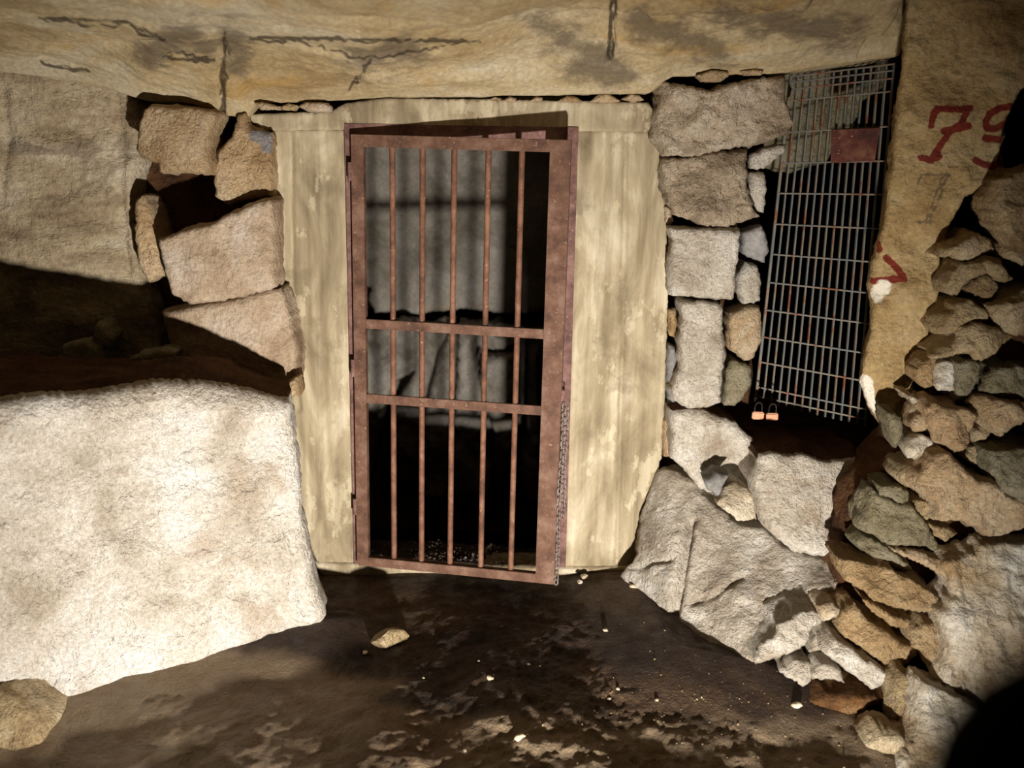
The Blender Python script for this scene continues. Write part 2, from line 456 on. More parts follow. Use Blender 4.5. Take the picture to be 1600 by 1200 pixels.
def galv_mat():
    m = NT('galvanised_wire_with_rust')
    col = m.ramp(m.noise(9, 4, .6), [(.42, (96, 98, 94)), (.55, (118, 108, 94)), (.64, (112, 66, 42))])
    return m.done(col, .6, None, .4, .3)
MAT['galv'] = galv_mat()
def plain(name, c, rough, metal=0.0, spec=.4):
    m = NT(name); n = m.noise(60, 3, .5)
    col = m.mix(.25, lin(c), m.ramp(n, [(.3, (120, 120, 120)), (.7, (255, 255, 255))]), 'MULTIPLY')
    return m.done(col, rough, None, spec, metal)
MAT['brass'] = plain('dull_pinkish_brass', (206, 150, 116), .5, .35)
MAT['chrome'] = plain('polished_shackle_steel', (205, 205, 205), .15, 1.0)
MAT['black'] = plain('matt_black_coat', (10, 10, 10), .9, 0, .05)
MAT['glint'] = plain('damp_dark_gravel', (92, 78, 66), .18, 0, .9)
MAT['chip'] = rock_mat('pale_chip', (180, 160, 130), (220, 206, 180), (240, 232, 214), 12, 80, .4, .004, None, None, .06)
# ------------------------------------------------------------------ floor
BASE = []
for a_, b_ in (((-60, 1112, 2.86), (60, 1095, 2.97)), ((60, 1095, 2.97), (520, 968, 3.46)), ((1063, 1010, 3.27), (1185, 1038, 3.18)), ((985, 906, 3.78), (1063, 1010, 3.27))):
    BASE.append((P(*a_), P(*b_)))
def zfloor(x, y):
    p = np.stack((x, y, 0 * x), -1)
    z = .020 * fbm(p * 1.5, 3, 3) + .014 * fbm(p * 5.0, 4, 7)
    rough = np.clip(1.2 - 1.1 * np.abs(x - .35), .25, 1.0)
    z = z + rough * (.012 * fbm(p * 14.0, 4, 11, .6) + .006 * fbm(p * 38.0, 3, 13, .6))
    calm = np.clip((y - 3.35) / .4, 0, 1)
    z = z * (1 - .8 * calm) - .055 - .047 * np.clip(3.9 - y, 0, 4) - .10 * np.clip(2.2 - y, 0, 3)
    z = z - .045 * np.clip((-x - .4) / 1.0, 0, 1)
    for (ax, ay, az), (bx, by, bz) in BASE:          # earth banked up against the feet of the big blocks
        dx, dy = bx - ax, by - ay; t = np.clip(((x - ax) * dx + (y - ay) * dy) / (dx * dx + dy * dy), 0, 1)
        dd = np.hypot(x - ax - t * dx, y - ay - t * dy); zl = az + (bz - az) * t + .012 - .16 * dd
        k = np.clip((.42 - dd) / .25, 0, 1); k = k * k * (3 - 2 * k); z = z + k * np.maximum(zl - z, 0)
    inn = np.clip((y - 3.885) / .03, 0, 1); z = z * (1 - inn) + inn * (-.005 - .022 * np.clip((x + .45) / .5, 0, 1) + .008 * fbm(p * 9, 3, 5))
    z = z - .85 * np.clip((y - 4.12) / .35, 0, 1) ** .6
    return z
fx = np.concatenate((np.linspace(-3.0, -2.2, 12)[:-1], np.arange(-2.2, 2.2, .013), np.linspace(2.2, 3.2, 14)))
fy = np.concatenate((np.linspace(-.8, 2.0, 40)[:-1], np.arange(2.0, 4.2, .011), np.linspace(4.2, 6.9, 60)))
def dust_light(v):
    # pale dusty tone to the left and in front, partly painting in lit floor; the hollow before the gate is bare dark earth
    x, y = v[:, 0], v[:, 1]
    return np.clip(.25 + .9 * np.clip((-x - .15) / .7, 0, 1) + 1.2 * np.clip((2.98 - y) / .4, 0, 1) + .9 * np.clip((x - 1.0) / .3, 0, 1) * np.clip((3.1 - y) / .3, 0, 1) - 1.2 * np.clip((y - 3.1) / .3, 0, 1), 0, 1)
sheet('floor', fx, fy, zfloor, MAT['floor'], attrs={'dust_light': dust_light})
def on_floor(px, py):
    z = 0.0
    for k in range(6):
        q = Pz(np.array(float(px)), np.array(float(py)), z); z = float(zfloor(np.array([q[0]]), np.array([q[1]]))[0])
    return np.array((q[0], q[1], z))

# ------------------------------------------------------------------ ceiling
L0 = [(-300, 105), (0, 113), (100, 124), (150, 134), (215, 156), (300, 164), (350, 180), (388, 184), (400, 160), (440, 160), (515, 155), (600, 150), (760, 150), (900, 146), (1015, 145), (1050, 118), (1235, 113), (1330, 100), (1412, 88), (1426, -60), (1700, -80)]
L1 = [(-300, 20), (0, 30), (100, 28), (200, 40), (320, 58), (360, 52), (480, 66), (560, 88), (650, 78), (750, 64), (830, 30), (940, 10), (1100, 6), (1300, 4), (1412, 2), (1426, -190), (1700, -220)]
L2 = [(-300, -70), (1390, -85), (1430, -260), (1900, -300)]
def knot(line, Y):
    xs = np.linspace(line[0][0], line[-1][0], 300); ys = np.interp(xs, [a for a, b in line], [b for a, b in line])
    w_ = P(xs, ys, Y); return w_[:, 0], w_[:, 2]
K0, K1, K2 = knot(L0, 3.84), knot(L1, 3.42), knot(L2, 2.6)
CR = [([(352, 50), (350, 70), (358, 85), (343, 112), (345, 140), (350, 178)], 3.0, .035), ([(958, -20), (962, 20), (955, 40), (958, 70), (950, 95)], 3.5, .035),
      ([(60, 28), (105, 32), (150, 40), (170, 42), (200, 34)], 1.8, .012), ([(205, 38), (225, 55), (258, 62)], 1.6, .010), ([(250, 92), (270, 80), (300, 86), (335, 95)], 2.0, .014),
      ([(390, 60), (480, 68), (560, 90), (600, 88), (650, 80), (750, 65)], 2.5, .014), ([(64, 98), (120, 110), (140, 112)], 2.0, .010),
      ([(1420, -30), (1422, 40), (1416, 90)], 5, .12), ([(545, 140), (570, 105), (580, 92)], 1.5, .008)]
def zceil(x, y):
    z0 = np.interp(x, *K0); z1 = np.interp(x, *K1); z2 = np.interp(x, *K2)
    t1 = np.clip((3.84 - y) / .42, 0, 1); t2 = np.clip((3.42 - y) / .82, 0, 1); t3 = np.clip((2.6 - y) / 2.0, 0, 1)
    z = z0 + (z1 - z0) * t1 ** .85 + (z2 - z1) * t2 ** .8 + .07 * t3
    p = np.stack((x, y, 0 * x), -1)
    px, py = proj(np.stack((x, y, z), -1))
    amp = .25 + .75 * np.clip(t1 * 3, 0, 1)
    z = z + amp * (.014 * fbm(p * np.array((1.6, 4.0, 1)), 4, 21) + .009 * fbm(p * np.array((7, 16, 1)), 5, 25, .65) + .010 * (.3 - np.abs(fbm(p * np.array((2.2, 7, 1)) + 3, 4, 27, .6))))
    st = fbm(p * np.array((1.1, 3.2, 1)) + 5, 3, 31); z = z + amp * .016 * np.tanh(st * 9)
    right = np.clip((x - .05) / .4, 0, 1) * t1
    z = z + right * .036 * fbm(p * np.array((4, 6, 1)) + 9, 5, 33, .62)
    yl = 3.42 + .05 * fbm(p[..., :1] * np.array((3.0, 0, 0)) + 2, 3, 41)
    z = z - .022 * np.clip((yl - y) / .03, 0, 1) * np.clip((1.2 - x) / .3, 0, 1)
    for ln, wd, dp in CR: z = z + (.9 * dp if dp < .1 else 2 * dp) * np.exp(-(seg_dist(px, py, ln) / wd) ** 2)
    return z
cx = np.arange(-2.7, 2.7, .0065)
cy = np.concatenate((np.linspace(-.8, 2.2, 40)[:-1], np.arange(2.2, 3.3, .012), np.arange(3.3, 3.9, .0065), np.linspace(3.92, 6.9, 40)))
DK = [[(240, 85), (270, 60), (300, 55), (320, 72)], [(362, 62), (372, 100)], [(560, 92), (640, 82)], [(840, 40), (900, 70), (960, 100)], [(900, 100), (960, 108)], [(1000, 40), (1080, 58), (1120, 80)], [(1130, 20), (1240, 40), (1330, 50)], [(1430, 20), (1600, 30)]]
def darkattr(v):
    px, py = proj(v); return np.where(v[:, 1] > 2.0, np.minimum(lines_dist(px, py, DK), 99), 99)
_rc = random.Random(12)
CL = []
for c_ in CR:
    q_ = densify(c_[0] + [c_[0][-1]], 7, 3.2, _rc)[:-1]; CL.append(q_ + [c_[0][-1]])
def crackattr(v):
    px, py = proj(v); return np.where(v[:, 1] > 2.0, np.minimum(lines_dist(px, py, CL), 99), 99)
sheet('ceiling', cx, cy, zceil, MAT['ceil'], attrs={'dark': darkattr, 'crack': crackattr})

# ------------------------------------------------------------------ rock walls
setting(name='wall_left', pts=[(-620, 20), (0, 100), (215, 130), (222, 200), (205, 280), (208, 380), (220, 450), (250, 520), (262, 620), (-620, 720)], Y=3.84, thick=.35, mat=MAT['left'], seed=5, r=6, amp=.022, nscale=3.0, facet=.012, K=5, step=6,
        tx=.02, grain=(1, 1, 2.2), cracks=[([(178, 130), (190, 240), (188, 330), (200, 430)], 5, .018), ([(30, 155), (120, 160), (165, 165)], 3, .008), ([(5, 140), (12, 220), (0, 320)], 6, .015)])
setting(name='wall_back', pts=[(150, 80), (560, 110), (552, 900), (440, 900), (150, 760)], Y=4.06, thick=.25, mat=MAT['earth'], seed=6, amp=.02, facet=.02, step=9)
setting(name='wall_back', pts=[(895, 110), (1205, 90), (1190, 300), (1172, 640), (1200, 760), (1120, 900), (895, 890)], Y=4.04, thick=.22, mat=MAT['earth'], seed=7, amp=.02, facet=.02, step=9)
setting(name='wall_back', pts=[(1150, 50), (1420, 50), (1395, 130), (1348, 160), (1334, 200), (1304, 236), (1290, 256), (1250, 264), (1150, 262)], Y=4.45, thick=.5, mat=MAT['olive'], seed=8, amp=.02, facet=.03, step=7)
PAINT = [[(1453, 196), (1457, 178), (1464, 170), (1480, 170), (1500, 171), (1516, 169)], [(1508, 176), (1500, 192), (1482, 206), (1470, 224), (1457, 244)], [(1438, 246), (1452, 250), (1466, 245)], [(1473, 204), (1490, 202), (1512, 197)],
         [(1580, 166), (1560, 169), (1546, 178), (1540, 190), (1541, 200), (1556, 201), (1572, 192), (1580, 182)], [(1539, 216), (1556, 217), (1572, 220)], [(1580, 196), (1580, 214), (1574, 236), (1565, 252)], [(1524, 250), (1536, 257), (1548, 260), (1562, 254)],
         [(1384, 402), (1402, 419), (1412, 435)], [(1366, 440), (1386, 438), (1410, 434)], [(1370, 377), (1374, 390)]]
PENCIL = [[(1433, 286), (1438, 272), (1482, 273)], [(1478, 276), (1466, 308), (1450, 348)], [(1471, 276), (1458, 308), (1446, 346)], [(1434, 346), (1460, 349)]]
setting(name='wall_right', pts=[(1424, -80), (1418, 40), (1414, 100), (1406, 170), (1397, 240), (1388, 300), (1383, 340), (1373, 385), (1361, 440), (1366, 470), (1362, 520), (1350, 560), (1345, 600), (1358, 635), (1376, 660), (1392, 690), (1402, 712), (1420, 690), (1432, 655), (1430, 600), (1452, 540), (1462, 490), (1470, 440), (1472, 400), (1486, 352), (1508, 306), (1538, 296), (1566, 300), (1586, 276), (1566, 258), (1565, 240), (1570, 200), (1580, 172), (1596, 140), (1640, 110), (1740, 90), (1740, -80)], Y=3.42, thick=.45, mat=MAT['pillar'], seed=9,
        r=5, rd=.02, amp=.026, nscale=5.0, facet=0, K=0, step=4.2, tx=-.03, bdir=(.36, 1, 0), back_scale=1.0, jit=.8, cracks=[([(1415, 485), (1412, 560), (1414, 650)], 2, .006), ([(1366, 530), (1420, 535)], 2, .004)],
        attr_lines={'paint': PAINT, 'pencil': PENCIL, 'plaster': [[(1352, 596), (1358, 625), (1372, 655), (1388, 688), (1400, 708)], [(1370, 462), (1382, 448)]]})

# passage behind the gate
def bil(pts):
    A = np.array([(1, a / 1000, b / 1000, a * b / 1e6) for a, b, c in pts]); s = np.linalg.lstsq(A, np.array([c for a, b, c in pts]), rcond=None)[0]
    return lambda x, y: s[0] + s[1] * x / 1000 + s[2] * y / 1000 + s[3] * x * y / 1e6
setting(name='wall_inner', pts=[(520, 100), (880, 100), (880, 420), (855, 488), (800, 492), (720, 484), (640, 494), (585, 490), (575, 470), (579, 450), (520, 440)], Y=6.2, thick=.5, mat=MAT['deep'], seed=10, amp=.03, nscale=2.2, facet=.02, step=4,
        cracks=[([(668, 285), (682, 315)], 1.5, .02), ([(677, 390), (672, 440), (665, 470)], 1.2, .02), ([(740, 360), (770, 380), (830, 395)], 2, .02)], bumps=[((685, 350), 5, .02), ((684, 376), 6, .025), ((688, 405), 6, .02), ((737, 400), 8, .03), ((733, 362), 5, .02)])
setting(name='wall_inner', pts=[(500, 512), (880, 516), (880, 900), (500, 900)], Y=6.28, thick=.4, mat=MAT['deep'], seed=11, amp=.03, facet=.03, step=9)
setting(name='wall_inner', pts=[(420, -150), (560, -150), (572, 300), (572, 900), (420, 1000)], Y=6.2, thick=.4, mat=MAT['earth'], seed=12, amp=.03, facet=.03, step=12)
# ------------------------------------------------------------------ big blocks on the left
BLK = bil([(60, 1095, 2.97), (520, 965, 3.46), (60, 618, 3.02), (450, 612, 3.46), (300, 830, 3.14)])
thing('huge pale limestone block with pitted face filling the lower left, beside the concrete jamb', 'stone block', pts=[(-420, 690), (-160, 648), (-60, 634), (0, 628), (60, 619), (150, 615), (195, 608), (250, 601), (330, 600), (400, 612), (462, 628), (470, 680), (478, 740), (484, 800), (491, 850), (505, 905), (523, 965), (512, 985), (440, 1008), (330, 1042), (230, 1072), (150, 1092), (70, 1116), (20, 1100), (-160, 1130), (-420, 1170)],
      Y=3, depth=BLK, thick=.62, mat=MAT['block'], seed=21, r=34, rd=.08, amp=.034, nscale=3.2, facet=.018, K=5, step=4.6, grain=(1, 1, 1.5), back_scale=1.0, jit=1.5, bdir=(-.22, 1, 0), topmat=MAT['earth'],
      cracks=[([(452, 800), (458, 860), (470, 930), (478, 965)], 9, .010)], bumps=[((380, 616), 60, .02), ((250, 640), 60, -.015)])
thing('low earthy rock corner at the left edge, in front of the huge pale block', 'boulder', name='boulder', pts=[(-90, 1070), (0, 1074), (22, 1086), (45, 1108), (62, 1130), (58, 1160), (20, 1190), (-90, 1200)], Y=2.76, ty=-.12, thick=.22, mat=MAT['buff'], seed=22, r=22, rd=.05, amp=.012, facet=.008, step=5)
LG = 'squared stones left of the concrete door surround'
for lab, pts, Y, th, mt, kw in [
  ('pale squared stone at the top of the left wall, right under the ceiling crack', [(233, 165), (290, 167), (324, 170), (334, 180), (326, 202), (319, 230), (326, 256), (321, 275), (290, 270), (262, 272), (246, 270), (245, 256), (220, 248), (209, 233), (215, 196), (224, 172)], 3.72, .26, 'warm', dict(amp=.012, facet=.018)),
  ('buff stone with a blue-grey patch, touching the upper left end of the concrete lintel', [(370, 184), (392, 203), (423, 206), (424, 309), (382, 312), (351, 319), (334, 307), (332, 263), (337, 238), (358, 214), (364, 195)], 3.82, .2, 'patched', dict(amp=.012, facet=.022, attr_lines={'patch': [[(400, 210), (412, 212), (416, 228)]]})),
  ('narrow upright sliver of stone at the left end of the jointed stones', [(219, 305), (229, 324), (236, 348), (243, 378), (248, 400), (258, 429), (240, 432), (230, 443), (214, 413), (208, 370), (207, 317)], 3.82, .2, 'warm', dict(amp=.006, facet=.01)),
  ('big pinkish grey squared stone halfway up, left of the concrete jamb', [(243, 376), (287, 358), (327, 349), (354, 334), (388, 321), (418, 312), (424, 317), (427, 400), (430, 450), (378, 466), (332, 473), (294, 477), (266, 459), (256, 429), (248, 400)], 3.72, .32, 'rose', dict(amp=.008, facet=.010, K=4)),
  ('tapering brown-grey stone half in shadow, standing on the shelf against the concrete jamb', [(250, 490), (311, 478), (350, 471), (402, 457), (437, 451), (445, 472), (455, 507), (463, 546), (462, 592), (450, 606), (400, 616), (280, 608), (262, 540), (257, 518)], 3.74, .3, 'rose', dict(amp=.010, facet=.014)),
  ('small brown stone wedged at the foot of the tapering stone beside the jamb', [(450, 596), (462, 592), (464, 622), (452, 626), (444, 612)], 3.66, .12, 'ochre', dict(amp=.004, facet=.006, step=4))]:
    thing(lab, 'stone', LG, pts=pts, Y=Y, thick=th, mat=MAT[mt], seed=30 + len(pts) + int(Y * 100) % 17 + pts[0][0], r=9, **{'step': 5, **kw})
EG = 'fragments lying on the shadowed shelf'
for lab, pts, Y in [('flat dark stone fragment lying on the shelf, nearest the tapering stone', [(185, 574), (205, 556), (255, 546), (272, 552), (262, 570), (225, 582), (195, 584)], 3.62),
                    ('upright dark stone fragment standing on the shadowed shelf', [(140, 545), (146, 512), (152, 502), (164, 512), (174, 528), (168, 545), (150, 552)], 3.72),
                    ('low dark stone fragment at the back of the shadowed shelf, further left', [(88, 560), (96, 540), (130, 534), (152, 545), (150, 566), (110, 572)], 3.68)]:
    thing(lab, 'stone', EG, name='stone_fragment', pts=pts, Y=Y, thick=.12, mat=MAT['olive'], seed=60 + pts[0][0], r=7, amp=.008, facet=.012, step=4)

# ------------------------------------------------------------------ stones right of the surround
RG = 'stones stacked between the door surround and the grating'
for lab, pts, Y, th, mt, kw in [
  ('large rough stone topping the right stack, with a ragged point over the grating', [(1036, 127), (1080, 135), (1113, 142), (1140, 130), (1180, 122), (1211, 119), (1232, 120), (1231, 150), (1242, 193), (1232, 211), (1190, 222), (1121, 234), (1072, 244), (1044, 242), (1030, 213), (1028, 172)], 3.80, .2, 'rough', dict(amp=.026, nscale=11, facet=.030)),
  ('second stone down the right stack, broad and shell-shaped on its face', [(1038, 246), (1072, 247), (1121, 238), (1170, 236), (1168, 295), (1179, 328), (1189, 338), (1166, 346), (1134, 356), (1097, 352), (1052, 336), (1040, 295)], 3.80, .22, 'rough', dict(amp=.026, nscale=11, facet=.034)),
  ('pale square-faced stone in the middle of the right stack, below the shell-shaped one', [(1048, 357), (1101, 357), (1138, 360), (1158, 362), (1157, 393), (1150, 430), (1150, 462), (1146, 471), (1121, 469), (1072, 464), (1048, 462), (1046, 417), (1052, 377)], 3.78, .22, 'grey', dict(amp=.010, facet=.016)),
  ('tall upright pale stone at the bottom of the right stack', [(1064, 474), (1100, 470), (1130, 477), (1131, 520), (1133, 560), (1129, 600), (1127, 630), (1110, 638), (1075, 642), (1055, 628), (1050, 610), (1065, 570), (1062, 530), (1068, 500)], 3.78, .22, 'grey', dict(amp=.012, facet=.018)),
  ('small white stone under the ragged point, in front of the grating', [(1172, 243), (1203, 228), (1232, 226), (1228, 238), (1211, 250), (1195, 264), (1175, 264)], 3.84, .1, 'grey', dict(amp=.006, facet=.01)),
  ('narrow upright stone beside the shell-shaped one, at the grating edge', [(1174, 269), (1197, 269), (1199, 295), (1195, 334), (1182, 328), (1172, 303)], 3.84, .12, 'grey', dict(amp=.006, facet=.012)),
  ('blue-grey stone at the grating edge, level with the pale square-faced stone', [(1162, 364), (1191, 352), (1199, 368), (1203, 393), (1197, 413), (1179, 407), (1162, 397)], 3.85, .12, 'slate', dict(amp=.006, facet=.012)),
  ('small pale stone directly under the blue-grey one', [(1156, 430), (1166, 411), (1185, 415), (1191, 438), (1189, 473), (1166, 477), (1155, 458)], 3.84, .12, 'grey', dict(amp=.006, facet=.012)),
  ('rounded tan stone beside the top of the tall upright pale stone, against the grating', [(1138, 525), (1142, 490), (1165, 482), (1190, 481), (1192, 530), (1179, 563), (1166, 565), (1142, 547)], 3.84, .16, 'warm', dict(amp=.008, facet=.014)),
  ('grey pointed stone at the lower left corner of the grating', [(1136, 580), (1146, 563), (1175, 574), (1175, 602), (1162, 627), (1150, 636), (1133, 637), (1134, 602)], 3.84, .16, 'olive', dict(amp=.008, facet=.014)),
  ('thin dark upright chip between the concrete jamb and the tall pale stone', [(1045, 540), (1058, 545), (1060, 575), (1054, 605), (1060, 632), (1046, 636), (1042, 590)], 3.86, .1, 'slate', dict(amp=.004, facet=.006, step=4)),
  ('narrow buff chip at the jamb edge, under the tall pale stone', [(1038, 659), (1050, 651), (1051, 716), (1037, 716)], 3.86, .1, 'warm', dict(amp=.003, facet=.005, step=4)),
  ('small tan chip at the jamb edge, beside the foot of the square-faced stone', [(1044, 486), (1056, 482), (1060, 505), (1056, 528), (1046, 526)], 3.87, .08, 'ochre', dict(amp=.003, facet=.005, step=4)),
  ('tiny pinkish chip at the jamb edge, beside the foot of the shell-shaped stone', [(1040, 322), (1048, 326), (1054, 346), (1048, 354), (1040, 348)], 3.87, .08, 'rose', dict(amp=.003, facet=.005, step=3))]:
    thing(lab, 'stone', RG, pts=pts, Y=Y, thick=th, mat=MAT[mt], seed=int(pts[0][0] * 3 + pts[0][1]), r=8, **{'step': 4.5, **kw})

WG = 'stones wedged between lintel and ceiling'
for lab, pts, Y, mt in [
  ('flat rounded stone wedged under the ceiling above the right stack, left of two', [(1089, 117), (1113, 109), (1138, 111), (1140, 119), (1126, 128), (1097, 128)], 3.80, 'warm'),
  ('flat rounded stone wedged under the ceiling above the right stack, right of two', [(1158, 111), (1179, 107), (1195, 110), (1191, 117), (1166, 117)], 3.80, 'warm'),
  ('oval wedge stone at the far right end of the lintel top', [(973, 154), (986, 146), (999, 148), (1007, 156), (992, 160)], 3.84, 'warm'),
  ('largest oval wedge stone on the lintel, second from its right end', [(923, 158), (936, 147), (952, 145), (970, 158), (945, 161)], 3.84, 'warm'),
  ('longish wedge stone on the lintel, third from its right end', [(873, 157), (886, 149), (901, 151), (911, 158), (892, 160)], 3.85, 'warm'),
  ('small flat wedge stone on the lintel, fourth from its right end', [(829, 157), (838, 151), (848, 152), (847, 158)], 3.85, 'warm'),
  ('small wedge stone on the lintel above the right half of the gate', [(789, 156), (797, 151), (806, 153), (804, 158)], 3.85, 'warm'),
  ('smallest wedge stone on the lintel, leftmost of the right-hand row', [(765, 155), (774, 151), (783, 153), (782, 157)], 3.85, 'warm'),
  ('pink flat wedge stone lying on the left end of the lintel', [(464, 166), (478, 159), (509, 161), (516, 167), (514, 175), (479, 174)], 3.80, 'rose'),
  ('thin pale flake wedged at the far left end of the lintel', [(395, 160), (409, 159), (436, 166), (434, 172), (407, 172)], 3.80, 'warm'),
  ('tiny pale flake between the pink wedge and the leftmost flake', [(436, 166), (450, 161), (464, 165), (458, 173), (440, 172)], 3.82, 'buff'),
  ('small brown stone beneath the ceiling crack, left of the lintel end', [(368, 186), (372, 178), (383, 176), (384, 190), (374, 198)], 3.80, 'ochre')]:
    thing(lab, 'stone', WG, name='wedge_stone', pts=pts, Y=Y, thick=.09, mat=MAT[mt], seed=int(pts[0][0] + 5), r=5, amp=.004, facet=.006, step=2.5, jit=.5)

# ------------------------------------------------------------------ boulders under the grating
RB = bil([(1063, 1008, 3.27), (1300, 930, 3.28), (1016, 722, 3.80), (1230, 845, 3.52), (985, 905, 3.74), (1180, 1030, 3.18)])
thing('big sloping grey boulder at the foot of the right jamb, split by an upright crack', 'boulder', name='boulder', pts=[(1016, 722), (1040, 720), (1077, 738), (1105, 772), (1122, 784), (1155, 810), (1190, 814), (1230, 847), (1300, 862), (1310, 876), (1318, 905), (1302, 930), (1277, 943), (1235, 965), (1200, 1010), (1185, 1042), (1140, 1050), (1100, 1042), (1060, 1022), (1046, 990), (1040, 965), (1010, 940), (984, 918), (962, 900), (980, 880), (990, 860), (992, 800), (1005, 760)],
      Y=3.4, depth=lambda x, y: RB(x, y) + .13 * np.clip((1045 - x) / 70, 0, 1.2), thick=.22, bdir=(.3, 1, 0), mat=MAT['grey'], seed=71, r=16, rd=.05, amp=.030, nscale=5, facet=.05, K=7, step=4.5,
      cracks=[([(1080, 815), (1072, 860), (1064, 915), (1052, 960), (1046, 1000)], 6, .05), ([(1160, 900), (1120, 930), (1080, 940)], 5, .02), ([(985, 890), (1010, 885), (1050, 872)], 4, .015)])
thing('upper grey block below the grating, with a hollow at its foot', 'boulder', name='boulder', pts=[(1050, 645), (1075, 642), (1100, 644), (1150, 662), (1175, 685), (1192, 702), (1184, 725), (1180, 760), (1182, 806), (1160, 806), (1140, 800), (1115, 782), (1095, 768), (1075, 742), (1050, 720)], Y=3.76, thick=.45, mat=MAT['grey'], seed=72, r=12, amp=.014, facet=.02, step=4.5, back_scale=1.0, topmat=MAT['earth'],
      bumps=[((1138, 765), 34, -.12)])
thing('broad bright boulder forming the ledge edge below the grating', 'boulder', name='boulder', pts=[(1186, 708), (1205, 704), (1232, 708), (1255, 706), (1290, 718), (1350, 712), (1358, 722), (1352, 760), (1342, 800), (1335, 835), (1318, 864), (1300, 872), (1245, 862), (1205, 830), (1185, 800), (1178, 745)], Y=3.52, ty=-.10, thick=.55, mat=MAT['grey'], seed=73, r=14, amp=.020, nscale=6, facet=.02, step=4.5, back_scale=1.0, topmat=MAT['earth'])
setting(name='wall_ledge', pts=[(1040, 660), (1400, 700), (1420, 900), (1040, 800)], Y=4.0, thick=.6, mat=MAT['earth'], seed=74, amp=.012, facet=.01, step=8, r=5, back_scale=1.0)
NG = 'loose stones in the hollow beside the right boulder'
thing('grey angular stone lying in the hollow, left of the brown one', 'stone', NG, name='loose_stone', pts=[(1101, 753), (1121, 741), (1140, 745), (1130, 761), (1124, 780), (1103, 763)], Y=3.62, thick=.1, mat=MAT['slate'], seed=75, r=6, amp=.006, facet=.012, step=3.5)
thing('brown stone with a white lower edge lying in the hollow', 'stone', NG, name='loose_stone', pts=[(1121, 784), (1130, 757), (1146, 745), (1172, 761), (1179, 773), (1185, 804), (1154, 810), (1130, 794)], Y=3.58, ty=-.2, thick=.14, mat=MAT['white'], seed=76, r=7, amp=.012, facet=.022, step=3.5)

# ------------------------------------------------------------------ rubble on the right
def pileY(x, y):
    return np.interp(y, [-50, 300, 380, 700, 900, 1000, 1100, 1200], [3.40, 3.36, 3.34, 3.20, 3.10, 3.03, 2.92, 2.73]) - .0005 * (np.asarray(x, float) - 1450)
setting(name='wall_rubble', pts=[(1446, 660), (1470, 560), (1500, 470), (1560, 430), (1640, 400), (1740, 390), (1740, 1260), (1400, 1260), (1270, 1120), (1200, 1040), (1240, 970), (1300, 900), (1316, 800), (1380, 720)], Y=3, depth=lambda x, y: pileY(x, y) + .16, thick=.4, mat=MAT['earth'], seed=80, amp=.03, facet=.02, step=7)
PG = 'dry rubble stones piled on the right'
def Q(s, x0, y0, pts): return [(x0 + s * a, y0 + s * b) for a, b in pts]
def A1(*p): return Q(.225, 1240, 260, p)
def A2(*p): return Q(.2167, 1340, 480, p)
def A3(*p): return Q(.2125, 1260, 700, p)
def A4(*p): return Q(.275, 1160, 920, p)
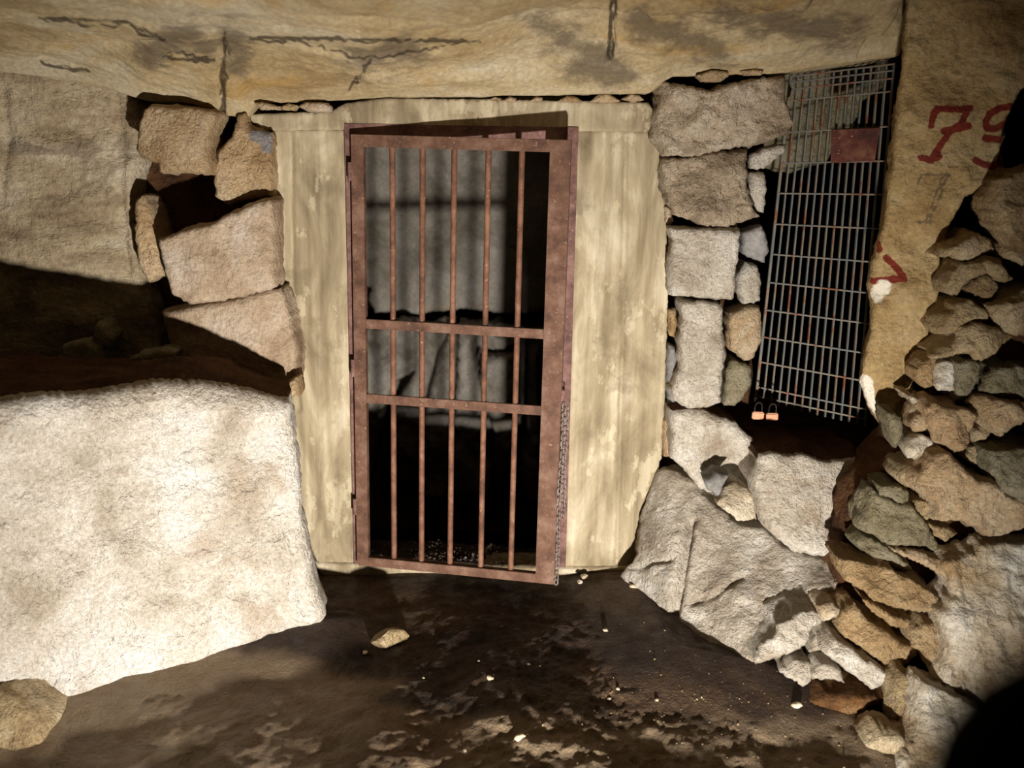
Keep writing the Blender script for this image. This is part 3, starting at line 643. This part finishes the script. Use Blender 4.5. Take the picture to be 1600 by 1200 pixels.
PILE = [
 ('topmost stone of the rubble heap, rounded buff, under the tall dark hollow', A1((1090,560),(1180,490),(1260,430),(1320,430),(1400,490),(1445,580),(1330,590),(1290,640),(1200,620),(1140,590),(1070,620)), 0, 'buff', 'L'),
 ('buff stone at the right edge, beside the topmost rubble stone', A1((1450,600),(1450,520),(1560,500),(1640,560),(1680,660),(1600,680),(1500,640)), .02, 'buff', ''),
 ('tall buff rock at the right edge beside the painted numeral, above the rubble heap', [(1575, 276), (1600, 262), (1700, 250), (1700, 400), (1610, 392), (1585, 362), (1568, 330)], -.06, 'buff', 'L'),
 ('pale lumpy stone below the topmost one, with a dark hollow in its face', A1((1060,800),(1100,720),(1170,660),(1290,650),(1330,640),(1440,660),(1550,770),(1480,800),(1430,790),(1350,740),(1260,770),(1200,820),(1150,890),(1090,880)), 0, 'buff', 'L'),
 ('small grey stone tucked in under the lumpy pale stone', A1((1200,840),(1260,780),(1350,745),(1430,800),(1440,860),(1370,930),(1290,900),(1210,870)), .05, 'buff', ''),
 ('wedge-shaped grey stone pointing down left, third course of the heap', A1((1050,1110),(1070,1050),(1130,960),(1200,900),(1290,910),(1390,1010),(1360,1060),(1230,1090),(1130,1140),(1060,1150)), 0, 'buff', 'L'),
 ('egg-sized stone at the left tip of the wedge-shaped grey stone', A1((980,1120),(1000,1070),(1030,1040),(1055,1090),(1040,1150),(1000,1155)), .02, 'buff', ''),
 ('broad buff stone at the right edge, level with the wedge-shaped stone', A1((1380,960),(1480,900),(1560,830),(1700,800),(1700,1150),(1540,1140),(1400,1030)), .01, 'buff', 'L'),
 ('large pale stone with a drooping point, fourth course of the heap', A2((720,240),(760,140),(860,105),(920,110),(1000,140),(1160,190),(1165,220),(1060,280),(1000,340),(920,390),(850,380),(830,320),(640,370),(615,365),(690,280)), -.02, 'buff', 'L'),
 ('square white-faced stone, small, left in the heap under the drooping one', A2((565,395),(620,375),(715,385),(710,590),(600,600),(570,560)), .02, 'white', ''),
 ('brown ragged stone left of the square white-faced stone', A2((425,450),(470,390),(560,330),(600,370),(562,420),(560,560),(500,580),(450,520)), .05, 'ochre', ''),
 ('olive leaf-shaped stone right of the square white-faced stone', A2((720,400),(830,380),(900,400),(890,540),(820,640),(730,690),(715,600)), .02, 'olive', ''),
 ('rounded brown stone at the right edge, beside the leaf-shaped one', A2((890,580),(960,480),(1000,430),(1180,410),(1320,450),(1320,690),(1060,670),(900,610)), .02, 'olive', 'L'),
 ('big pale stone with a notched underside in the middle of the heap', A2((495,720),(560,665),(620,700),(780,710),(890,780),(850,860),(830,940),(780,1030),(710,1045),(600,970),(560,900),(500,820)), -.04, 'warm', 'L'),
 ('pale triangular stone pointing down, right of the notched one', A2((810,690),(850,640),(900,630),(1190,690),(1260,820),(1130,880),(1040,935),(960,880),(900,780)), -.03, 'warm', 'L'),
 ('small rounded stone between the notched and the triangular stone', A2((840,990),(830,900),(900,840),(975,880),(940,960),(900,1000)), .03, 'buff', ''),
 ('small pale stone at the left shoulder of the notched stone', A2((395,860),(440,780),(490,760),(550,880),(470,905),(420,900)), .01, 'warm', ''),
 ('round white-bottomed stone below the foot of the yellow pillar', A2((360,1030),(390,950),(460,910),(540,950),(565,990),(520,1050),(450,1100),(380,1090)), 0, 'white', ''),
 ('tiny white stone beside the lower right corner of the yellow pillar', A2((385,640),(450,620),(475,660),(455,690),(410,695)), .03, 'white', ''),
 ('dark olive stone right of the white plaster streak at the pillar foot', A2((215,760),(270,755),(330,800),(340,920),(290,1020),(240,900)), .04, 'olive', ''),
 ('small angular stone above the smooth grey slab', A2((780,1080),(820,1010),(960,970),(1000,1010),(1000,1180),(900,1150),(840,1130)), .02, 'buff', ''),
 ('smooth greenish grey slab at the right edge, above the biggest tan rock', [(1556,700),(1600,697),(1680,710),(1680,800),(1600,784),(1575,768),(1556,738)], -.04, 'olive', 'L'),
 ('biggest tan rock of the heap, slanting down to the right edge', A3((810,290),(830,180),(920,70),(1030,30),(1130,110),(1250,230),(1400,260),(1480,350),(1600,390),(1750,450),(1750,600),(1560,640),(1430,680),(1320,670),(1280,600),(1180,560),(1080,550),(945,545),(960,420),(880,370)), -.05, 'warm', 'L'),
 ('small triangular piece under the left end of the biggest tan rock', A3((780,370),(870,380),(950,430),(930,520),(900,540),(830,460)), .02, 'buff', ''),
 ('ridged brown stone left of the biggest tan rock', A3((670,220),(720,120),(830,80),(830,180),(800,300),(720,260)), .02, 'buff', ''),
 ('flat olive stone lying on top of the long layered rock', A3((550,270),(640,265),(770,320),(780,410),(680,400),(560,340)), .02, 'olive', ''),
 ('long layered dark rock slanting down right, beside the dark gap', A3((440,560),(490,470),(500,400),(540,340),(680,410),(780,425),(870,520),(930,620),(1000,720),(1060,800),(920,790),(780,730),(640,745),(520,660),(440,630)), .0, 'olive', 'L'),
 ('pale slanting flake along the lower edge of the layered rock', A3((640,748),(780,725),(920,790),(1050,830),(1045,965),(900,880),(760,812)), -.02, 'warm', ''),
 ('thin dark slab sandwiched above the ochre rock', A3((350,690),(430,640),(540,690),(640,760),(760,850),(800,920),(700,900),(560,830),(420,760)), .03, 'olive', ''),
 ('broad ochre rock slanting down, right of the bright boulder', A3((225,790),(330,800),(560,850),(760,950),(900,1020),(1000,1100),(985,1200),(860,1200),(700,1180),(500,1120),(430,1050),(290,960)), -.02, 'ochre', 'L'),
 ('small pale stone in the dark slot under the biggest tan rock', A3((910,560),(1060,590),(1150,640),(1060,680),(1050,700),(960,650)), .02, 'buff', ''),
 ('large white-crusted rock at the right edge, above the dark blur', [(1480,880),(1495,872),(1535,862),(1543,850),(1570,846),(1700,850),(1700,1140),(1580,1120),(1520,1100),(1480,1070),(1488,1010),(1474,960),(1500,930),(1490,900)], -.06, 'white', 'L'),
 ('rough pale stone at the lower end of the big boulder, on the earth floor', A4((75,400),(100,320),(190,260),(200,200),(330,120),(420,110),(480,180),(400,230),(390,290),(340,340),(220,390),(80,430)), .0, 'grey', 'F'),
 ('white-tipped knob between the big boulder and the ochre rock', A4((430,90),(520,60),(570,120),(556,150),(470,185),(440,150)), .04, 'white', ''),
 ('small squarish stone right of the rough pale stone', A4((390,300),(420,240),(480,250),(470,350),(380,370)), .04, 'grey', ''),
 ('ochre layered flake under the broad ochre rock', A4((690,60),(760,90),(860,150),(980,190),(960,235),(860,220),(780,160),(720,110)), -.03, 'ochre', ''),
 ('long brown rock slanting down below the ochre flake', A4((540,240),(570,150),(650,110),(720,190),(820,240),(930,330),(1020,370),(1000,400),(950,450),(880,485),(840,480),(780,420),(700,350),(590,290)), .01, 'ochre', 'L'),
 ('grey sloping stone with a white lower rim, near the floor', A4((490,330),(540,295),(620,330),(680,390),(780,440),(840,490),(830,550),(740,580),(700,540),(640,500),(560,440),(490,390)), -.02, 'grey', 'L'),
 ('rounded grey stone at the foot of the sloping white-rimmed stone', A4((400,480),(440,425),(520,425),(570,470),(590,540),(520,520),(410,520)), -.02, 'grey', ''),
 ('low grey stone on the earth, furthest left of the heap foot', A4((230,470),(300,400),(390,400),(395,480),(400,530),(350,560),(280,510)), .0, 'grey', ''),
 ('knobbly tan clump between the long brown rock and the white crust', A4((960,230),(1040,190),(1120,200),(1180,300),(1190,400),(1130,500),(1060,440),(1040,370),(970,330)), -.01, 'ochre', ''),
 ('pale upright stone at the foot of the white-crusted rock', A4((860,560),(900,480),(960,500),(1010,560),(1030,660),(1050,760),(1000,850),(900,820),(860,740)), -.03, 'buff', 'L'),
 ('low whitish brown rock at the bottom right, partly behind the dark blur', [(1450,1062),(1482,1075),(1540,1112),(1640,1150),(1640,1280),(1390,1280),(1400,1200),(1440,1150)], -.05, 'white', 'L'),
 ('crumbling clod of brown earth under the heap, with white edges', A4((380,640),(480,600),(700,600),(840,620),(850,670),(720,680),(690,780),(640,830),(530,780),(420,700)), .0, 'clump', 'L'),
 ('low tan stone half sunk in the floor before the dark hole', A4((690,880),(780,830),(900,850),(950,900),(920,970),(800,990),(700,940)), -.05, 'buff', ''),
]
for i, (lab, pts, dy, mt, big) in enumerate(PILE):
    cx_, cy_ = np.mean([p[0] for p in pts]), np.mean([p[1] for p in pts])
    rg = random.Random(900 + i)
    thing(lab, 'stone', PG, name='rubble_stone', pts=pts, Y=float(pileY(cx_, cy_)) + dy, thick=.2 if big else .13, mat=MAT[mt], seed=300 + i * 7, r=7 if big else 5, rd=.024 if big else .014,
          amp=.020 if big else .012, nscale=12, facet=.018 if big == 'F' else .046 if big else .026, K=9, step=3.8 if big else 3.2, tx=rg.uniform(-.05, .03), ty=rg.uniform(-.12, -.02), jit=1.3)

# ------------------------------------------------------------------ boulders at the back of the passage
DG = 'grey boulders at the back of the passage behind the gate'
for lab, pts, Y in [('smooth grey boulder behind the bars, leftmost of the back row', [(566, 512), (600, 509), (648, 511), (649, 580), (618, 600), (600, 640), (575, 760), (560, 760)], 5.91),
  ('dark slanting boulder behind the bars, second in the back row', [(645, 514), (705, 515), (692, 545), (676, 585), (664, 640), (650, 760), (600, 760), (612, 640), (645, 582)], 5.99),
  ('pointed grey boulder behind the middle bar, narrowing upwards', [(668, 618), (682, 560), (700, 520), (706, 518), (712, 560), (706, 660), (700, 780), (655, 780), (660, 660)], 5.85),
  ('tall rough grey boulder behind the bars, right of the pointed one', [(714, 516), (742, 517), (742, 560), (752, 600), (772, 660), (770, 780), (704, 780), (706, 660), (713, 590)], 5.85),
  ('flat grey boulder on top of the rightmost back boulder', [(744, 520), (780, 521), (812, 525), (815, 540), (785, 549), (748, 554), (740, 540)], 5.88),
  ('rightmost grey boulder of the back row, with a bright lower end', [(750, 562), (790, 556), (812, 552), (813, 600), (808, 660), (802, 692), (790, 780), (772, 780), (772, 680), (758, 640), (748, 600)], 5.78),
  ('dim upright stone in the dark right corner of the passage', [(826, 555), (842, 555), (845, 640), (844, 712), (846, 790), (815, 790), (814, 708), (825, 690), (824, 620)], 5.85)]:
    thing(lab, 'boulder', DG, name='boulder', pts=pts, Y=Y, thick=.3, mat=MAT['deep'], seed=int(pts[0][0]) + 900, r=9, rd=.09, amp=.05, nscale=6, facet=.10, K=6, step=3.4)
# ------------------------------------------------------------------ concrete door surround
YC = 3.90
o0 = P(700, 900, YC)
sur = tag(empty('door_surround', (float(o0[0]), YC, float(o0[2]))), 'pale board-marked concrete surround framing the rusty barred gate', 'door surround')
def conc(name, pts, Y, seed, **k):
    return rock(name, pts=pts, Y=Y, thick=.16, mat=MAT['concrete'], seed=seed, r=2.0, rd=.004, amp=.004, nscale=5, facet=0, K=0, step=4, jit=.5, parent=sur, back_scale=1.0, **k)
conc('jamb', [(424, 203), (545, 203), (549, 500), (554, 880), (530, 884), (496, 880), (470, 820), (452, 640), (446, 500), (430, 440), (428, 320)], YC, 101, cracks=[([(454, 205), (456, 420), (466, 640)], 4, .014)])
conc('jamb', [(884, 202), (1022, 206), (1034, 235), (1041, 330), (1044, 460), (1040, 600), (1034, 716), (1030, 722), (1030, 800), (1026, 890), (868, 884), (880, 600)], YC, 102, cracks=[([(978, 205), (974, 500), (964, 880)], 3.0, .016), ([(912, 215), (906, 600), (894, 880)], 3.0, .008)])
conc('lintel', [(382, 179), (450, 176), (515, 174), (540, 161), (600, 153), (760, 155), (900, 158), (1010, 160), (1020, 172), (1024, 206), (545, 203), (412, 204), (396, 192)], YC - .012, 103)
conc('threshold', [(490, 880), (700, 887), (900, 889), (990, 886), (975, 905), (870, 925), (600, 920), (510, 910)], YC - .02, 104)

# ------------------------------------------------------------------ steel door frame (fixed)
YF = 3.885
fo = P(715, 885, YF)
frm = tag(empty('door_frame', tuple(map(float, fo))), 'dark rusted flat steel frame set into the concrete around the barred gate', 'door frame')
def strip(name, a, b, c, d, Y, th, mat, parent, origin=None):
    """flat bar between two pixel edges a-b and c-d standing at depth Y"""
    f = [P(x, y, Y) for x, y in (a, b, c, d)]; n = np.array((0, th, 0)); m = MB()
    m.add(f + [q + n for q in f], [(0, 1, 3, 2), (4, 5, 7, 6), (0, 1, 5, 4), (1, 3, 7, 5), (3, 2, 6, 7), (2, 0, 4, 6)])
    return m.build(name, mat, parent, sharp=30)
strip('jamb', (538, 193), (553, 884), (559, 193), (569, 884), YF, .05, MAT['frame'], frm)
strip('jamb', (880, 199), (866, 886), (904, 199), (884, 886), YF, .05, MAT['frame'], frm)
strip('head', (538, 193), (538, 216), (904, 199), (904, 222), YF - .002, .05, MAT['frame'], frm)

# ------------------------------------------------------------------ the gate leaf, ajar
gA = P(556, 590, 3.865); gB = P(879, 590, 3.725)
hx, hy = float(gA[0]), 3.865
along = np.array((gB[0] - gA[0], gB[1] - gA[1], 0.0)); GW = float(np.linalg.norm(along)); along /= GW
out = np.array((along[1], -along[0], 0.0))
zt = float(P(565, 210, 3.865)[2]); zb = float(P(570, 880, 3.865)[2])
gate = tag(empty('barred_gate', (hx, hy, zb)), 'rusty barred steel gate with five upright bars, standing slightly ajar', 'gate')
Z = np.array((0, 0, 1.0)); H0 = np.array((hx, hy, 0.0))
def gp(s, z, o=0.0): return H0 + along * s + Z * z + out * o
def flat(name, s0, s1, z0, z1, o=0.0, th=.008):
    m = MB()
    if z1 - z0 > s1 - s0: m.bar(gp((s0 + s1) / 2, z0, o), gp((s0 + s1) / 2, z1, o), along, s1 - s0, th, .0015)
    else: m.bar(gp(s0, (z0 + z1) / 2, o), gp(s1, (z0 + z1) / 2, o), Z, z1 - z0, th, .0015)
    return m.build(name, MAT['rust'], gate)
SL, SR = .050, .078
flat('stile', 0, SL, zb, zt, .006, .03)
flat('stile', GW - SR, GW, zb, zt, .006, .03)
zr1 = float(P(585, 505, 3.86)[2]); zr2 = float(P(585, 621, 3.86)[2])
flat('rail', SL, GW - SR, zt - .046, zt, .006, .03)
flat('rail', SL, GW - SR, zr1 - .019, zr1 + .019, .010, .012)
flat('rail', SL, GW - SR, zr2 - .019, zr2 + .019, .010, .012)
flat('rail', SL, GW - SR, zb, zb + .040, .006, .03)
for k in range(5):
    s = SL + (GW - SL - SR) * (k + 1.0) / 6.0 + (-.012, -.012, -.008, .004, .012)[k]
    m = MB(); m.tube([gp(s, zb + .02, -.002), gp(s, zt - .02, -.002)], .0115, 14); m.build('bar', MAT['rustbar'], gate)
for zz in (float(P(556, 268, 3.86)[2]), float(P(560, 574, 3.86)[2]), float(P(565, 790, 3.86)[2])):
    m = MB(); m.tube([gp(-.006, zz - .035, .018), gp(-.006, zz + .035, .018)], .009, 12); m.build('hinge', MAT['frame'], gate)
m = MB(); sb = float(P(884, 618, 3.74)[2])
m.bar(gp(GW + .006, sb - .035, .014), gp(GW + .006, sb + .03, .014), along, .014, .012); m.build('latch', MAT['frame'], gate)

# ------------------------------------------------------------------ chain
def link_mb(c, d, w_):
    c = np.asarray(c, float); d = np.asarray(d, float) / np.linalg.norm(d); w_ = np.asarray(w_, float); w_ = w_ - d * (w_ @ d); w_ /= np.linalg.norm(w_)
    pts = []
    for k in range(14):
        t = 2 * math.pi * k / 14; pts.append(c + w_ * .0078 * math.cos(t) + d * (.0072 * math.sin(t) + (.0062 if math.sin(t) > .05 else -.0062 if math.sin(t) < -.05 else 0)))
    m = MB(); m.tube(pts, .0027, 6, True); return m
ctop = gp(GW + .014, sb - .012, .022)
chain = tag(empty('chain', tuple(map(float, ctop))), 'steel chain hanging in two strands from the free edge of the barred gate', 'chain')
def strand(a, b, bow):
    L = np.linalg.norm(b - a); nn = int(L / .0196); rgc = random.Random(4)
    for k in range(nn):
        t = (k + .5) / nn; c = a + (b - a) * t + along * bow * math.sin(t * 9.0)
        ang = math.radians(38 if k % 2 else -52) + rgc.uniform(-.25, .25)
        link_mb(c, b - a + along * rgc.uniform(-.1, .1), along * math.cos(ang) + out * math.sin(ang)).build('link', MAT['chain'], chain, origin=c)
strand(gp(GW + .012, sb - .02, .022), gp(GW + .008, zb + .005, .022), .0025)
strand(gp(GW + .024, sb - .035, .022), gp(GW + .024, sb - .50, .022), .002)

# ------------------------------------------------------------------ grating
BL, BR, TL, TR = P(1181, 622, 4.05), P(1352, 659, 3.87), P(1236, 118, 4.05), P(1397, 98, 3.87)
def gr(u, v): return (BL * (1 - u) + BR * u) * (1 - v) + (TL * (1 - u) + TR * u) * v
grate = tag(empty('metal_grating', tuple(map(float, (BL + BR) / 2))), 'tall galvanised metal grating closing the dark opening beside the yellow pillar', 'grating')
NV = 15
for k in range(NV):
    u = k / (NV - 1); m = MB(); r_ = .0038 if k else .006
    m.bar(gr(u, -.012), gr(u, 1.0), (1, 0, 0), r_ * 1.7, .014, .001); m.build('upright_bar', MAT['galv'], grate)
vl = lambda y: (622.0 - y) / (622.0 - 118.0)
for y in (618, 604, 565, 526, 484, 441, 397, 350, 302, 255, 207, 158, 140, 129, 120):
    z0 = P(1181 + 55 * vl(y), y, 4.05)[2]; v = (z0 - BL[2]) / (TL[2] - BL[2])
    m = MB(); f_ = np.array((0, -.008, 0)); m.bar(gr(0, v) + f_, gr(1, v) + f_, Z, .0062, .006, .001); m.build('cross_bar', MAT['galv'], grate)
pl = [P(x, y, Yp) for x, y, Yp in ((1299, 203, 3.92), (1375, 200, 3.85), (1367, 251, 3.85), (1298, 255, 3.92))]
m = MB(); nn_ = np.cross(pl[1] - pl[0], pl[3] - pl[0]); nn_ /= np.linalg.norm(nn_); nn_ = nn_ * (1 if nn_[1] > 0 else -1)
m.add(pl + [q + nn_ * .006 for q in pl], [(0, 1, 2, 3), (7, 6, 5, 4), (0, 1, 5, 4), (1, 2, 6, 5), (2, 3, 7, 6), (3, 0, 4, 7)])
tag(m.build('plate', MAT['redplate'], grate), 'red rusted square plate fixed to the grating')

# ------------------------------------------------------------------ padlocks
def padlock(px, py, Y, lab, tilt):
    c = P(px, py, Y); r0 = tag(empty('padlock', tuple(map(float, c - np.array((0, 0, .018))))), lab, 'padlock', 'padlocks under the grating')
    m = MB(); m.box(c, ((1, 0, tilt), (0, 1, 0), (-tilt, 0, 1)), (.024, .010, .016), .004); m.build('body', MAT['brass'], r0)
    pts = [c + np.array((-.015, 0, .010))]
    for k in range(11):
        t = math.pi * (1 - k / 10); pts.append(c + np.array((.015 * math.cos(t), 0, .034 + .020 * math.sin(t))))
    pts.append(c + np.array((.015, 0, .010))); m = MB(); m.tube(pts, .0034, 10); m.build('shackle', MAT['chrome'], r0)
padlock(1184, 649, 3.86, 'small brass padlock hanging at the lower left grating corner, left of two', -.04)
padlock(1206, 651, 3.85, 'small brass padlock at the lower left grating corner, right of two, with glinting shackle', .05)

# ------------------------------------------------------------------ dark post beside the camera
pc_ = P(1700, 1235, .28); pm = MB(); R_ = .055
prof = [(0, .046), (.016, .044), (.030, .037), (.042, .023), (.050, .004), (R_, -.03), (R_, -.3), (R_, -.7), (R_ + .004, -pc_[2] - .02)]
vv_ = []; ff_ = []; n_ = 28
for j, (r1, z1) in enumerate(prof):
    for k in range(n_): vv_.append((pc_[0] + max(r1, .0005) * math.cos(2 * math.pi * k / n_), pc_[1] + max(r1, .0005) * math.sin(2 * math.pi * k / n_), pc_[2] + z1))
for j in range(len(prof) - 1):
    for k in range(n_): ff_.append((j * n_ + k, j * n_ + (k + 1) % n_, (j + 1) * n_ + (k + 1) % n_, (j + 1) * n_ + k))
ff_.append(tuple(range(n_))); ff_.append(tuple((len(prof) - 1) * n_ + k for k in range(n_)))
pm.add(vv_, ff_)
tag(pm.build('post', MAT['black'], sharp=60), 'black rounded post top, out of focus in the lower right corner', 'post')

# ------------------------------------------------------------------ loose pieces on the floor
def nugget(name, px, py, w_, h_, mat, seed, sink=.25):
    p = on_floor(px, py); rn = np.random.RandomState(seed)
    bm = bmesh.new(); bmesh.ops.create_icosphere(bm, subdivisions=3 if w_ > .03 else 2, radius=1.0)
    V = np.array([v.co[:] for v in bm.verts]); bm.verts.index_update(); F = [[x.index for x in g.verts] for g in bm.faces]; bm.free()
    for k in range(7):
        d = rn.normal(size=3); d /= np.linalg.norm(d); lim = rn.uniform(.55, .85); ex = np.maximum(V @ d - lim, 0); V = V - ex[:, None] * d
    V = V * (1 + .12 * fbm(V * 2.5 + seed, 3, seed))[:, None]
    a = rn.uniform(0, 3.1); Rz = np.array(((math.cos(a), -math.sin(a), 0), (math.sin(a), math.cos(a), 0), (0, 0, 1)))
    V = (V * np.array((w_ / 2, w_ * rn.uniform(.3, .45), h_ / 2))) @ Rz.T + p + np.array((0, 0, h_ / 2 - h_ * sink))
    return link_mesh(name, V, F, mat, sharp=40)
tag(nugget('loose_stone', 604, 1003, .17, .09, MAT['buff'], 41, .38), 'fist-sized brown stone lying alone on the dark floor before the gate', 'stone')
CG = 'pale chips scattered on the dark earth floor'
CH = [(571, 1022, .026, 'white chip beside the lone brown stone on the floor'), (765, 1061, .034, 'white chip on the floor, largest in the middle of the dark earth'), (825, 1038, .024, 'white chip on the floor, furthest right in the dark middle'),
      (662, 1060, .014, 'tiny white chip on the floor between the lone stone and the largest chip'), (748, 1035, .012, 'tiny white chip just behind the largest floor chip'), (726, 1174, .018, 'white chip near the bottom edge of the floor'),
      (812, 1155, .040, 'flat pale chip in the lit strip low in the middle'), (965, 1078, .022, 'white chip right of the middle, in front of the cracked boulder'), (952, 1095, .018, 'pale chip just in front of the chip near the cracked boulder'),
      (1026, 1095, .020, 'pale chip furthest right on the dark earth'), (912, 903, .040, 'pinkish chip lying at the foot of the right concrete jamb'), (906, 911, .034, 'pale flake in front of the pinkish chip by the right jamb'),
      (990, 918, .036, 'thin pale flake at the left toe of the cracked boulder'), (946, 986, .026, 'long brown chip on bare earth left of the boulder crack'), (1290, 1075, .05, 'pale chip lying on top of the crumbling earth clod'),
      (1244, 1104, .04, 'white sliver left of the crumbling earth clod')]
for i, (x, y, s_, lab) in enumerate(CH):
    tag(nugget('pebble', x, y, s_, s_ * .55, MAT['chip'], 500 + i, .2), lab, 'pebble', CG)

def grit(name, n, sampler, smin, smax, mat, seed):
    rn = np.random.RandomState(seed); V = []; F = []
    base = np.array(((1, 0, 0), (-1, 0, 0), (0, 1, 0), (0, -1, 0), (0, 0, 1), (0, 0, -1)), float)
    fc = [(0, 2, 4), (2, 1, 4), (1, 3, 4), (3, 0, 4), (2, 0, 5), (1, 2, 5), (3, 1, 5), (0, 3, 5)]
    for k in range(n):
        x, y = sampler(rn); z = float(zfloor(np.array([x]), np.array([y]))[0]); s_ = smin + (smax - smin) * rn.rand() ** 3
        Rm = np.linalg.qr(rn.normal(size=(3, 3)))[0]; v = (base * rn.uniform(.5, 1, (6, 1)) * np.array((1, .8, .6))) @ Rm.T * s_ + np.array((x, y, z + s_ * .3))
        b = len(V); V += [tuple(q) for q in v]; F += [tuple(b + i for i in f) for f in fc]
    o = link_mesh(name, V, F, mat, smooth=False); return o
tag(grit('gravel', 900, lambda r: (r.uniform(-.62, .24), r.uniform(3.93, 4.13)), .004, .012, MAT['glint'], 3), 'dark glinting gravel just behind the barred gate', 'gravel', kind='stuff')
def near(r):
    return (r.normal(.62, .33), r.normal(2.85, .22))
tag(grit('grit', 420, near, .002, .006, MAT['buff'], 8), 'coarse grit scattered over the dark earth at the foot of the boulders', 'grit', kind='stuff')
for o in list(bpy.data.objects):
    if '_o' in o: del o['_o']
